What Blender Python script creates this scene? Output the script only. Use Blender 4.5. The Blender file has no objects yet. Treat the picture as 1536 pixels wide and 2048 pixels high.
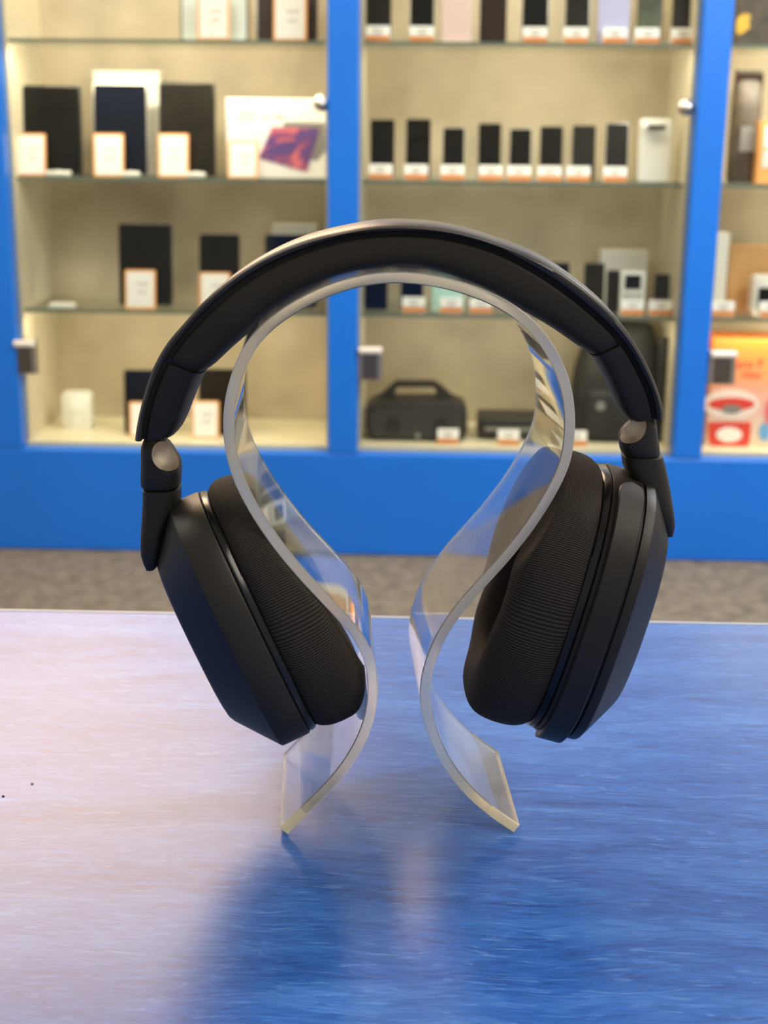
import bpy, bmesh, math, random
from mathutils import Vector, Matrix
random.seed(7)
S = bpy.context.scene
C = S.collection
PI = math.pi

# ------------------------------------------------------------------ camera
F, CX, CY = 2730.67, 768., 1024.
CAMZ = 1.1475
TABLE = 0.90
dn = Vector((-98, 9766, 2730)).normalized()          # "down" seen by the lens (x right, y down, z forward)
up = -dn
xa = Vector((1, .0167, -.024)); xa -= up * xa.dot(up); xa.normalize()
ya = xa.cross(dn)
RM = Matrix((xa, ya, up))                            # world = RM @ lens
CAM = Vector((0, 0, CAMZ))
cam_d = bpy.data.cameras.new('camera'); cam = bpy.data.objects.new('camera', cam_d); C.objects.link(cam)
cx_, cy_, cz_ = RM.col[0], RM.col[1], RM.col[2]
m = Matrix(((cx_[0], -cy_[0], -cz_[0]), (cx_[1], -cy_[1], -cz_[1]), (cx_[2], -cy_[2], -cz_[2]))).to_4x4()
m.translation = CAM
cam.matrix_world = m
cam_d.sensor_fit = 'VERTICAL'; cam_d.sensor_height = 36; cam_d.sensor_width = 27; cam_d.lens = 48
cam_d.clip_start = .02; cam_d.clip_end = 50
cam_d.dof.use_dof = True; cam_d.dof.focus_distance = .458; cam_d.dof.aperture_fstop = 18
S.camera = cam

# ------------------------------------------------------------------ light
S.view_settings.view_transform = 'Standard'; S.view_settings.look = 'None'
S.view_settings.gamma = 1; S.view_settings.use_curve_mapping = False
S.view_settings.exposure = 0.0
w = bpy.data.worlds.new('world'); S.world = w; w.use_nodes = True
w.node_tree.nodes['Background'].inputs[0].default_value = (1, .93, .84, 1)
w.node_tree.nodes['Background'].inputs[1].default_value = .42

def area(name, loc, target, sx, sy, power, col, spread=PI):
    d = bpy.data.lights.new(name, 'AREA'); d.shape = 'RECTANGLE'; d.size = sx; d.size_y = sy
    d.energy = power; d.color = col; d.spread = spread
    o = bpy.data.objects.new(name, d); C.objects.link(o); o.location = loc
    o.rotation_euler = (Vector(target) - Vector(loc)).to_track_quat('-Z', 'Y').to_euler()
    return o
# warm shop light washing down from above the left cabinets, cooler panels over the shop floor
area('warm_wall_light', (-1.15, 3.3, 2.55), (-.35, .5, .9), 1.7, 1.25, 68, (1, .68, .42))
area('ceiling_light_front', (1.3, -.2, 2.3), (.05, .5, .95), 1.3, .9, 27, (1, .90, .76))
area('ceiling_light_right', (1.9, 2.0, 2.85), (1.0, 3.6, .6), 1.2, 1.2, 150, (.97, .98, 1))
area('ceiling_light_left', (-1.3, 1.3, 2.85), (-.8, 3.6, .8), 1.0, 1.0, 50, (1, .93, .82))

# ------------------------------------------------------------------ pixel helpers (trace the photo onto real planes)
def ray(px, py): return RM @ Vector(((px - CX) / F, (py - CY) / F, 1))
def at(px, py, Y):
    r = ray(px, py); return CAM + r * (Y / r.y)
def ground(px, py, z):
    r = ray(px, py); return CAM + r * ((z - CAMZ) / r.z)

# ------------------------------------------------------------------ materials
def newmat(name):
    mt = bpy.data.materials.new(name); mt.use_nodes = True
    return mt, mt.node_tree, mt.node_tree.nodes['Principled BSDF']
def pm(name, col, rough=.5, metal=0, spec=.5, coat=0, noise=0, nscale=20, bump=0, bscale=400):
    mt, nt, b = newmat(name)
    b.inputs['Base Color'].default_value = (*col, 1); b.inputs['Roughness'].default_value = rough
    b.inputs['Metallic'].default_value = metal; b.inputs['Specular IOR Level'].default_value = spec
    b.inputs['Coat Weight'].default_value = coat
    tc = nt.nodes.new('ShaderNodeTexCoord')
    if noise:
        n = nt.nodes.new('ShaderNodeTexNoise'); n.inputs['Scale'].default_value = nscale; n.inputs['Detail'].default_value = 3
        r = nt.nodes.new('ShaderNodeValToRGB')
        r.color_ramp.elements[0].color = (*[c * (1 - noise) for c in col], 1); r.color_ramp.elements[0].position = .3
        r.color_ramp.elements[1].color = (*[min(1, c * (1 + noise)) for c in col], 1); r.color_ramp.elements[1].position = .7
        nt.links.new(tc.outputs['Object'], n.inputs['Vector']); nt.links.new(n.outputs[0], r.inputs[0]); nt.links.new(r.outputs[0], b.inputs['Base Color'])
    if bump:
        n = nt.nodes.new('ShaderNodeTexNoise'); n.inputs['Scale'].default_value = bscale; n.inputs['Detail'].default_value = 2
        bp = nt.nodes.new('ShaderNodeBump'); bp.inputs['Strength'].default_value = bump; bp.inputs['Distance'].default_value = .0003
        nt.links.new(tc.outputs['Object'], n.inputs['Vector']); nt.links.new(n.outputs[0], bp.inputs['Height']); nt.links.new(bp.outputs[0], b.inputs['Normal'])
    return mt
def glassy(name, tint, gloss, rough=.02):
    """thin sheet: mostly see-through with a mirror-like sheen that grows at grazing angles"""
    mt, nt, b = newmat(name); nt.nodes.remove(b)
    out = nt.nodes['Material Output']
    t = nt.nodes.new('ShaderNodeBsdfTransparent'); t.inputs[0].default_value = (*tint, 1)
    g = nt.nodes.new('ShaderNodeBsdfGlossy'); g.inputs['Roughness'].default_value = rough
    fr = nt.nodes.new('ShaderNodeFresnel'); fr.inputs[0].default_value = 1.5
    mu = nt.nodes.new('ShaderNodeMath'); mu.operation = 'MULTIPLY'; mu.inputs[1].default_value = gloss
    mx = nt.nodes.new('ShaderNodeMixShader')
    nt.links.new(fr.outputs[0], mu.inputs[0]); nt.links.new(mu.outputs[0], mx.inputs[0])
    nt.links.new(t.outputs[0], mx.inputs[1]); nt.links.new(g.outputs[0], mx.inputs[2]); nt.links.new(mx.outputs[0], out.inputs[0])
    return mt

M = {}
M['blue'] = pm('blue_lacquer', (.007, .155, .64), .32, noise=.04, nscale=3)
M['cream'] = pm('cream_panel', (.62, .55, .40), .5, noise=.06, nscale=5)
M['greige'] = pm('greige_panel', (.50, .42, .29), .45, noise=.2, nscale=5)
M['floorpanel'] = pm('cabinet_floor', (.78, .70, .50), .4, noise=.04)
M['wall'] = pm('wall_paint', (.7, .66, .6), .8, noise=.03)
M['ceil'] = pm('ceiling_paint', (.8, .78, .74), .9, noise=.02)
M['carpet'] = pm('carpet', (.15, .13, .10), .95, noise=.35, nscale=26)
M['pane'] = glassy('door_glass', (.97, .985, .97), .45)
M['shelfglass'] = glassy('shelf_glass', (.94, .96, .94), .6)
M['shelfedge'] = pm('shelf_edge_green', (.14, .18, .14), .25)
M['steel'] = pm('brushed_steel', (.62, .58, .52), .3, 1, noise=.1, nscale=60)
M['satin'] = pm('lit_lip_steel', (.88, .83, .74), .5, .35)  # paler steel for the lock lip, highlight from above put into the colour
M['darksteel'] = pm('dark_steel', (.20, .18, .16), .35, 1)
M['phone'] = pm('black_phone_glass', (.006, .005, .003), .2, spec=.12, noise=.5, nscale=9)
M['phone2'] = pm('charcoal_phone_glass', (.013, .010, .006), .25, spec=.15, noise=.3, nscale=12)
M['navy'] = pm('navy_glass', (.003, .005, .012), .2, spec=.15)
M['brown'] = pm('brown_glass', (.028, .013, .008), .25, spec=.2)
M['rim'] = pm('silver_rim', (.45, .42, .38), .3, .8)
M['darkrim'] = pm('dark_rim', (.05, .045, .04), .35, .6)
M['pink'] = pm('pink_phone_back', (.78, .58, .52), .35)
M['lav'] = pm('lavender_phone_back', (.46, .46, .68), .35)
M['mint'] = pm('mint_phone_back', (.46, .72, .62), .35)
M['white'] = pm('white_plastic', (.80, .78, .70), .4)
M['card'] = pm('white_card', (.92, .90, .84), .6)
M['orange'] = pm('orange_card', (.90, .42, .12), .6)
M['print'] = pm('grey_print', (.45, .42, .38), .7)
M['red'] = pm('red_print', (.75, .06, .04), .4)
M['greenreflect'] = pm('green_reflection_glass', (.035, .05, .012), .25, noise=.7, nscale=15)  # dark phone glass with a green reflection painted into its colour
M['paleblue'] = pm('pale_blue_back', (.62, .70, .66), .35)
M['yellow'] = pm('yellow_print', (.85, .50, .06), .4, noise=.2, nscale=40)
M['kraft'] = pm('kraft_board', (.55, .30, .11), .7, noise=.12, nscale=14)
M['bag'] = pm('dark_bag', (.080, .058, .038), .45, noise=.5, nscale=22)
M['nylon'] = pm('black_nylon', (.012, .012, .011), .7, noise=.5, nscale=18)
M['rubber'] = pm('black_rubber', (.016, .014, .011), .5, noise=.25, nscale=30)
M['grille'] = pm('speaker_grille', (.035, .032, .028), .6, bump=.5, bscale=900)
M['grey'] = pm('grey_print2', (.25, .24, .22), .5)
M['rosep'] = pm('rose_print', (.85, .16, .22), .5)
M['skyp'] = pm('sky_print', (.15, .42, .75), .5)
M['white2'] = pm('glossy_white_print', (.92, .78, .72), .45)
M['purple'] = pm('purple_picture', (.16, .06, .20), .4, noise=.8, nscale=30)

def box_art():
    """printed carton: orange at the top running to pale rose and cream"""
    mt, nt, b = newmat('carton_print')
    tc = nt.nodes.new('ShaderNodeTexCoord'); sp = nt.nodes.new('ShaderNodeSeparateXYZ'); r = nt.nodes.new('ShaderNodeValToRGB')
    nt.links.new(tc.outputs['Generated'], sp.inputs[0]); nt.links.new(sp.outputs[2], r.inputs[0]); nt.links.new(r.outputs[0], b.inputs['Base Color'])
    e = r.color_ramp.elements
    e[0].position = 0; e[0].color = (.82, .68, .52, 1); e[1].position = 1; e[1].color = (.80, .22, .03, 1)
    for p, c in ((.25, (.85, .60, .50)), (.5, (.82, .42, .34)), (.64, (.85, .34, .16)), (.85, (.85, .24, .06))):
        k = e.new(p); k.color = (*c, 1)
    b.inputs['Roughness'].default_value = .4
    return mt
M['art'] = box_art()
def tablet_art():
    mt, nt, b = newmat('tablet_picture')
    tc = nt.nodes.new('ShaderNodeTexCoord'); n = nt.nodes.new('ShaderNodeTexNoise'); n.inputs['Scale'].default_value = 2.6; n.inputs['Detail'].default_value = 1; n.inputs['Distortion'].default_value = 1.5
    mp = nt.nodes.new('ShaderNodeMapping')
    r = nt.nodes.new('ShaderNodeValToRGB'); e = r.color_ramp.elements
    e[0].color = (.12, .06, .24, 1); e[0].position = .38; e[1].color = (.80, .18, .20, 1); e[1].position = .64; k = e.new(.5); k.color = (.28, .07, .20, 1)
    nt.links.new(tc.outputs['Generated'], mp.inputs[0]); nt.links.new(mp.outputs[0], n.inputs[0]); nt.links.new(n.outputs[0], r.inputs[0]); nt.links.new(r.outputs[0], b.inputs['Base Color'])
    return mt
M['tabart'] = tablet_art()

def table_mat():
    mt, nt, b = newmat('blue_woodgrain_laminate')
    L = nt.links.new
    tc = nt.nodes.new('ShaderNodeTexCoord')
    wn = nt.nodes.new('ShaderNodeTexNoise'); wn.inputs['Scale'].default_value = 16; wn.inputs['Detail'].default_value = 4
    L(tc.outputs['Object'], wn.inputs['Vector'])
    wm = nt.nodes.new('ShaderNodeVectorMath'); wm.operation = 'MULTIPLY_ADD'
    L(wn.outputs['Color'], wm.inputs[0]); wm.inputs[1].default_value = (.012, .009, 0); L(tc.outputs['Object'], wm.inputs[2])
    def grain(sx, sy, detail, dist, rot=.03):
        mp = nt.nodes.new('ShaderNodeMapping'); mp.inputs['Scale'].default_value = (sx, sy, 1); mp.inputs['Rotation'].default_value = (0, 0, rot)
        n = nt.nodes.new('ShaderNodeTexNoise'); n.inputs['Scale'].default_value = 1; n.inputs['Detail'].default_value = detail
        n.inputs['Roughness'].default_value = .62; n.inputs['Distortion'].default_value = dist
        L(wm.outputs[0], mp.inputs[0]); L(mp.outputs[0], n.inputs['Vector']); return n
    a = grain(34, 260, 8, 2.2); c = grain(110, 900, 4, 1.0, -.02); d = grain(24, 170, 7, 3.6, .04); big = grain(6, 34, 4, 1.2)
    r1 = nt.nodes.new('ShaderNodeValToRGB'); e = r1.color_ramp.elements
    e[0].position = .36; e[0].color = (.009, .062, .30, 1); e[1].position = .66; e[1].color = (.060, .20, .60, 1)
    k = e.new(.5); k.color = (.024, .120, .46, 1)
    av = nt.nodes.new('ShaderNodeMixRGB'); av.inputs[0].default_value = .5
    L(a.outputs[0], av.inputs[1]); L(big.outputs[0], av.inputs[2]); L(av.outputs[0], r1.inputs[0])
    r2 = nt.nodes.new('ShaderNodeValToRGB'); e = r2.color_ramp.elements
    e[0].position = .56; e[0].color = (0, 0, 0, 1); e[1].position = .72; e[1].color = (.6, .6, .6, 1)
    L(d.outputs[0], r2.inputs[0])
    mx = nt.nodes.new('ShaderNodeMixRGB'); mx.inputs[2].default_value = (.15, .32, .72, 1)
    L(r2.outputs[0], mx.inputs[0]); L(r1.outputs[0], mx.inputs[1])
    r3 = nt.nodes.new('ShaderNodeValToRGB'); e = r3.color_ramp.elements
    e[0].position = .35; e[0].color = (.82, .82, .82, 1); e[1].position = .68; e[1].color = (1.16, 1.14, 1.1, 1)
    L(c.outputs[0], r3.inputs[0])
    ml = nt.nodes.new('ShaderNodeMixRGB'); ml.blend_type = 'MULTIPLY'; ml.inputs[0].default_value = 1
    L(mx.outputs[0], ml.inputs[1]); L(r3.outputs[0], ml.inputs[2]); L(ml.outputs[0], b.inputs['Base Color'])
    bp = nt.nodes.new('ShaderNodeBump'); bp.inputs['Strength'].default_value = .2; bp.inputs['Distance'].default_value = .00006
    L(a.outputs[0], bp.inputs['Height']); L(bp.outputs[0], b.inputs['Normal'])
    b.inputs['Roughness'].default_value = .30; b.inputs['Specular IOR Level'].default_value = .5
    return mt
M['table'] = table_mat()
M['tableedge'] = pm('table_edge_band', (.45, .50, .60), .4)

def acrylic(name, edge):
    mt, nt, b = newmat(name); L = nt.links.new
    b.inputs['Base Color'].default_value = (.985, .985, .97, 1) if not edge else (.95, .92, .80, 1)
    b.inputs['Transmission Weight'].default_value = 1 if not edge else .8
    b.inputs['IOR'].default_value = 1.49 if not edge else 1.3
    b.inputs['Roughness'].default_value = 0.0 if not edge else .35
    if not edge:   # dusty haze and tiny scratches lying on the sheet
        out = nt.nodes['Material Output']
        tc = nt.nodes.new('ShaderNodeTexCoord')
        n = nt.nodes.new('ShaderNodeTexNoise'); n.inputs['Scale'].default_value = 28; n.inputs['Detail'].default_value = 5
        n2 = nt.nodes.new('ShaderNodeTexNoise'); n2.inputs['Scale'].default_value = 1500; n2.inputs['Detail'].default_value = 1
        r = nt.nodes.new('ShaderNodeValToRGB'); r.color_ramp.elements[0].position = .38; r.color_ramp.elements[0].color = (.015, .015, .015, 1)
        r.color_ramp.elements[1].position = .75; r.color_ramp.elements[1].color = (.14, .14, .14, 1)
        r2 = nt.nodes.new('ShaderNodeValToRGB'); r2.color_ramp.elements[0].position = .70; r2.color_ramp.elements[0].color = (0, 0, 0, 1)
        r2.color_ramp.elements[1].position = .78; r2.color_ramp.elements[1].color = (.5, .5, .5, 1)
        ad = nt.nodes.new('ShaderNodeMath'); ad.operation = 'ADD'; ad.use_clamp = True
        df = nt.nodes.new('ShaderNodeBsdfDiffuse'); df.inputs[0].default_value = (.75, .74, .70, 1)
        mx = nt.nodes.new('ShaderNodeMixShader')
        for q in (n, n2): L(tc.outputs['Object'], q.inputs['Vector'])
        L(n.outputs[0], r.inputs[0]); L(n2.outputs[0], r2.inputs[0]); L(r.outputs[0], ad.inputs[0]); L(r2.outputs[0], ad.inputs[1])
        L(ad.outputs[0], mx.inputs[0]); L(b.outputs[0], mx.inputs[1]); L(df.outputs[0], mx.inputs[2]); L(mx.outputs[0], out.inputs[0])
    return mt
M['acrylic'] = acrylic('clear_acrylic', False); M['acryledge'] = acrylic('sawn_acrylic_edge', True)
M['litfootedge'] = pm('yellow_lit_foot_edge', (.98, .92, .62), .3); M['litfootedge'].node_tree.nodes['Principled BSDF'].inputs['Transmission Weight'].default_value = .45; M['litfootedge'].node_tree.nodes['Principled BSDF'].inputs['IOR'].default_value = 1.3
M['matteblack'] = pm('matte_black_plastic', (.017, .0145, .011), .45, spec=.36, bump=.12, bscale=5000)
M['leather'] = pm('black_leatherette', (.019, .0155, .010), .5, spec=.34, bump=.25, bscale=2600)
M['glossblack'] = pm('glossy_black_trim', (.008, .008, .008), .2, spec=.4)
M['bandmetal'] = pm('satin_band', (.035, .032, .028), .35, .3)
M['socket'] = pm('bare_metal_socket', (.62, .54, .42), .5, .6, noise=.08, nscale=900)
M['liner'] = pm('driver_liner', (.006, .006, .006), .9)
def mesh_fabric():
    mt, nt, b = newmat('knitted_mesh_fabric'); L = nt.links.new
    uv = nt.nodes.new('ShaderNodeUVMap'); sp = nt.nodes.new('ShaderNodeSeparateXYZ'); L(uv.outputs[0], sp.inputs[0])
    def mth(op, a, bb=None):
        q = nt.nodes.new('ShaderNodeMath'); q.operation = op
        for i, v in enumerate((a, bb)):
            if v is None: continue
            if isinstance(v, (int, float)): q.inputs[i].default_value = v
            else: L(v, q.inputs[i])
        return q.outputs[0]
    # UV is in thread counts: two crossed sine families give a staggered bead grid
    s1 = mth('SINE', mth('MULTIPLY', mth('ADD', sp.outputs[0], sp.outputs[1]), 2 * PI))
    s2 = mth('SINE', mth('MULTIPLY', mth('SUBTRACT', sp.outputs[0], sp.outputs[1]), 2 * PI))
    pr = mth('MULTIPLY', s1, s2)
    r = nt.nodes.new('ShaderNodeValToRGB'); e = r.color_ramp.elements
    e[0].position = .35; e[0].color = (.006, .0048, .0036, 1); e[1].position = 1; e[1].color = (.125, .095, .068, 1)
    k = e.new(.7); k.color = (.028, .021, .015, 1)
    sc = mth('ADD', mth('MULTIPLY', pr, .5), .5)
    L(sc, r.inputs[0]); L(r.outputs[0], b.inputs['Base Color'])
    bp = nt.nodes.new('ShaderNodeBump'); bp.inputs['Strength'].default_value = .8; bp.inputs['Distance'].default_value = .0003
    L(sc, bp.inputs['Height']); L(bp.outputs[0], b.inputs['Normal'])
    b.inputs['Roughness'].default_value = .75; b.inputs['Specular IOR Level'].default_value = .3
    return mt
M['fabric'] = mesh_fabric()

# ------------------------------------------------------------------ object helpers
def thing(name, label, cat, loc, group=None, rz=0):
    o = bpy.data.objects.new(name, None); C.objects.link(o); o.location = loc; o.rotation_euler = (0, 0, rz)
    o.empty_display_size = .01; o['label'] = label; o['category'] = cat
    if group: o['group'] = group
    return o
def tag(o, label, cat, group=None):
    o['label'] = label; o['category'] = cat
    if group: o['group'] = group
    return o
def link(name, bm, mats, parent=None, smooth=False, label=None, world=False):
    bmesh.ops.recalc_face_normals(bm, faces=bm.faces)
    me = bpy.data.meshes.new(name); bm.to_mesh(me); bm.free()
    for mm in (mats if isinstance(mats, (list, tuple)) else [mats]): me.materials.append(mm)
    if smooth:
        for p in me.polygons: p.use_smooth = True
        me.set_sharp_from_angle(angle=math.radians(smooth if smooth > 1 else 40))
    o = bpy.data.objects.new(name, me); C.objects.link(o)
    if parent:
        o.parent = parent
        if world:       # vertices given in world space
            mw = parent_matrix(parent).inverted(); me.transform(mw)
    if label: o['label'] = label
    return o
def parent_matrix(o):
    mw = o.matrix_basis.copy() if o.parent is None else parent_matrix(o.parent) @ o.matrix_basis
    return mw
def box(bm, x0, x1, y0, y1, z0, z1, bev=0, seg=2, mi=0):
    vs = [bm.verts.new(p) for p in ((x0, y0, z0), (x1, y0, z0), (x1, y1, z0), (x0, y1, z0), (x0, y0, z1), (x1, y0, z1), (x1, y1, z1), (x0, y1, z1))]
    fs = [bm.faces.new([vs[i] for i in q]) for q in ((0, 3, 2, 1), (4, 5, 6, 7), (0, 1, 5, 4), (1, 2, 6, 5), (2, 3, 7, 6), (3, 0, 4, 7))]
    for f in fs: f.material_index = mi
    if bev:
        es = {e for f in fs for e in f.edges}
        bmesh.ops.bevel(bm, geom=list(es), offset=bev, segments=seg, profile=.5, affect='EDGES')
    return bm
def struct(name, bm, mat, smooth=False):
    o = link(name, bm, mat, smooth=smooth); o['kind'] = 'structure'; return o
def bx(*a, **k): return box(bmesh.new(), *a, **k)
def rrect(w, h, r, n=5, z0=0):
    """rounded rectangle outline, centred in x, standing on z0"""
    r = min(r, w / 2 - 1e-5, h / 2 - 1e-5); pts = []
    for cx, cz, a0 in ((w / 2 - r, h - r, 0), (-w / 2 + r, h - r, PI / 2), (-w / 2 + r, r, PI), (w / 2 - r, r, 1.5 * PI)):
        for i in range(n + 1):
            a = a0 + PI / 2 * i / n; pts.append((cx + r * math.cos(a), z0 + cz + r * math.sin(a)))
    return pts
def prism(bm, pts, y0, y1, bev=0):
    """outline in xz pushed along y"""
    a = [bm.verts.new((x, y0, z)) for x, z in pts]; b = [bm.verts.new((x, y1, z)) for x, z in pts]; n = len(pts)
    f0 = bm.faces.new(a); f1 = bm.faces.new(b[::-1])
    for i in range(n): bm.faces.new((a[i], b[i], b[(i + 1) % n], a[(i + 1) % n]))
    if bev: bmesh.ops.bevel(bm, geom=list(f0.edges) + list(f1.edges), offset=bev, segments=2, profile=.5, affect='EDGES')
    return bm
def loft(bm, rings, cap0=True, cap1=True, closed=True, uvs=None):
    R = [[bm.verts.new(p) for p in r] for r in rings]; n = len(rings[0])
    ul = bm.loops.layers.uv.new('UVMap') if uvs else None
    for i in range(len(R) - 1):
        for j in range(n if closed else n - 1):
            k = (j + 1) % n
            f = bm.faces.new((R[i][j], R[i][k], R[i + 1][k], R[i + 1][j]))
            if uvs:
                U = [(uvs[0](j), uvs[1][i]), (uvs[0](j + 1), uvs[1][i]), (uvs[0](j + 1), uvs[1][i + 1]), (uvs[0](j), uvs[1][i + 1])]
                for lp, u in zip(f.loops, U): lp[ul].uv = u
    if cap0: bm.faces.new(R[0][::-1])
    if cap1: bm.faces.new(R[-1])
    return bm
def catmull(pts, n):
    out = []
    P = [pts[0]] + list(pts) + [pts[-1]]
    for i in range(1, len(P) - 2):
        for k in range(n):
            t = k / n; r = []
            for c in range(len(pts[0])):
                a, b, d, e = P[i - 1][c], P[i][c], P[i + 1][c], P[i + 2][c]
                r.append(.5 * (2 * b + (d - a) * t + (2 * a - 5 * b + 4 * d - e) * t * t + (3 * b - a - 3 * d + e) * t ** 3))
            out.append(tuple(r))
    out.append(tuple(pts[-1])); return out
def sup(a, b, e, n):
    """superellipse outline"""
    r = []
    for i in range(n):
        t = 2 * PI * i / n; c, s = math.cos(t), math.sin(t)
        r.append((a * math.copysign(abs(c) ** (2 / e), c), b * math.copysign(abs(s) ** (2 / e), s)))
    return r
def cyl(bm, p0, p1, r0, r1=None, n=20, cap=True):
    r1 = r0 if r1 is None else r1
    d = (Vector(p1) - Vector(p0)).normalized(); q = d.to_track_quat('Z', 'Y')
    rings = [[Vector(p) + q @ Vector((r * math.cos(2 * PI * i / n), r * math.sin(2 * PI * i / n), 0)) for i in range(n)] for p, r in ((p0, r0), (p1, r1))]
    return loft(bm, rings, cap, cap)

# ------------------------------------------------------------------ the setting
struct('floor', bx(-4, 4, -1.5, 4.5, -.05, 0), M['carpet'])
struct('wall_back', bx(-4, 4, 4.4, 4.5, 0, 3.0), M['wall'])
struct('ceiling', bx(-4, 4, -1.5, 4.5, 3.0, 3.06), M['ceil'])

FY = 3.67; BY = 4.04
POSTS = [(-1.22, -1.09), (-.246, -.166), (.697, .774), (1.62, 1.70)]
Z0 = .292; Z1 = 1.98
bm = bmesh.new()
box(bm, -2.2, 2.6, FY - .02, BY + .05, 0, Z0, .006)
box(bm, -2.2, 2.6, FY - .02, BY + .05, Z1, 2.15, .006)
fr = thing('display_cabinet', 'long blue lacquered display cabinet with glass fronted bays behind the table', 'cabinet', (0, FY, 0))
for s in [('plinth', 0, Z0), ('top_rail', Z1, 2.15)]:
    link(s[0], bx(-2.2, 2.6, FY - .02, BY + .05, s[1], s[2], bev=.006), M['blue'], fr, world=True)
bm.free()
for x0, x1 in POSTS + [(-2.2, -2.08)]:
    link('post', bx(x0, x1, FY - .021, BY, Z0 - .001, Z1 + .001, bev=.005), M['blue'], fr, world=True)
link('back_panel', bx(-2.19, 2.59, BY, BY + .02, Z0, Z1), M['greige'], fr, world=True)
link('cabinet_floor', bx(-2.19, 2.59, FY + .02, BY, Z0, Z0 + .012), M['floorpanel'], fr, world=True)
bays = [(-1.09, -.246), (-.166, .697), (.774, 1.62)]
for a, b in bays:
    link('side_panel', bx(a, a + .008, FY + .03, BY, Z0 + .012, Z1), M['cream'], fr, world=True)
    link('side_panel', bx(b - .008, b, FY + .03, BY, Z0 + .012, Z1), M['cream'], fr, world=True)
SH = [1.369, 1.020, .668]
pos_bay = ['left', 'middle', 'right']; pos_sh = ['top', 'middle', 'lower']
for bi, (a, b) in enumerate(bays):
    for si, z in enumerate(SH):
        t = thing('glass_shelf', f'{pos_sh[si]} glass shelf in the {pos_bay[bi]} cabinet bay', 'shelf', ((a + b) / 2, FY + .05, z - .008), 'glass shelves in the cabinet')
        link('shelf_pane', bx(a + .009, b - .009, FY + .052, BY - .012, z - .008, z), M['shelfglass'], t, world=True)
        link('front_edge', bx(a + .009, b - .009, FY + .048, FY + .052, z - .009, z), M['shelfedge'], t, world=True, label='dark green polished edge of the shelf')
    t = thing('glass_door', f'clear glass door closing the {pos_bay[bi]} cabinet bay, with a steel lock', 'door', ((a + b) / 2, FY, Z0), 'glass cabinet doors')
    link('door_pane', bx(a + .001, b - .001, FY + .004, FY + .009, Z0 + .001, Z1 - .001), M['pane'], t, world=True)
    px0, py0 = [(30, 678), (716, 691), (1417, 699)][bi]
    q = at(px0, py0, FY); q2 = at(px0 + 49, py0 + 68, FY)
    lk = link('lock_plate', bx(max(q.x, a + .001), q2.x, FY - .022, FY + .004, q2.z, q.z, bev=.003), M['steel'], t, world=True)
    link('lock_recess', bx(q.x + .012, q2.x - .013, FY - .024, FY - .021, q2.z + .004, q.z - .020), M['darksteel'], lk, world=True)
    link('lock_lip', bx(q.x + .002, q2.x, FY - .034, FY - .0225, q.z - .018, q.z + .001, bev=.007, seg=4), M['satin'], lk, world=True)
    if bi < 2:
        q = at([643, 1372][bi], [207, 215][bi], FY)
        link('door_knob', loft(bmesh.new(), [[(q.x + r * math.cos(u * PI / 10), FY - d, q.z + r * math.sin(u * PI / 10)) for u in range(20)] for r, d in ((.021, -.003), (.021, .008), (.016, .013), (.012, .022), (.006, .026))]), M['steel'], t, world=True, smooth=35)

# top lamp of each bay; the lower two strips are added fill
for bi, (a, b) in enumerate(bays):
    p = [7.6, 5.3, 9.5][bi]
    area('cabinet_top_light', ((a + b) / 2, FY + .16, Z1 - .03), ((a + b) / 2, FY + .22, 0), .78, .12, p, (1, .86, .62))
    area('cabinet_lower_fill', ((a + b) / 2, FY + .035, SH[1] + .33), ((a + b) / 2, BY, SH[2]), .78, .02, p * .36, (1, .88, .66))
    area('cabinet_base_fill', ((a + b) / 2, FY + .035, SH[2] - .02), ((a + b) / 2, BY, Z0), .78, .02, p * .22, (1, .86, .60))

# ------------------------------------------------------------------ table
def mk_table():
    t = thing('display_table', 'counter table with a glossy blue woodgrain top under the headphone stand', 'table', (0, .2, 0))
    link('tabletop', bx(-.75, .75, -.35, .678, TABLE - .028, TABLE, bev=.0008), M['table'], t, world=True)
    link('edge_band', bx(-.751, .751, .678, .6800, TABLE - .028, TABLE + .0002), M['tableedge'], t, world=True)
    link('side_panel', bx(-.72, -.69, -.3, .62, 0, TABLE - .028), M['blue'], t, world=True)
    link('side_panel', bx(.69, .72, -.3, .62, 0, TABLE - .028), M['blue'], t, world=True)
    link('back_panel', bx(-.69, .69, .56, .58, .0, TABLE - .028), M['blue'], t, world=True)
mk_table()
for i, (px, py, r) in enumerate(((6, 1593, .0006), (64, 1568, .0006))):
    q = ground(px, py, TABLE)
    o = link('crumb', loft(bmesh.new(), [[(q.x + rr * math.cos(u * PI / 4) * (1 + .3 * math.sin(u)), q.y + rr * math.sin(u * PI / 4), TABLE + z) for u in range(8)] for rr, z in ((r, 0), (r * .9, r * .5), (r * .4, r * .8))]), M['darksteel'] if i else M['matteblack'], smooth=60)
    tag(o, ['tiny dark crumb at the left edge of the tabletop', 'tiny grey crumb on the tabletop, a little in from the left edge'][i], 'crumb', 'crumbs on the tabletop')

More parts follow.
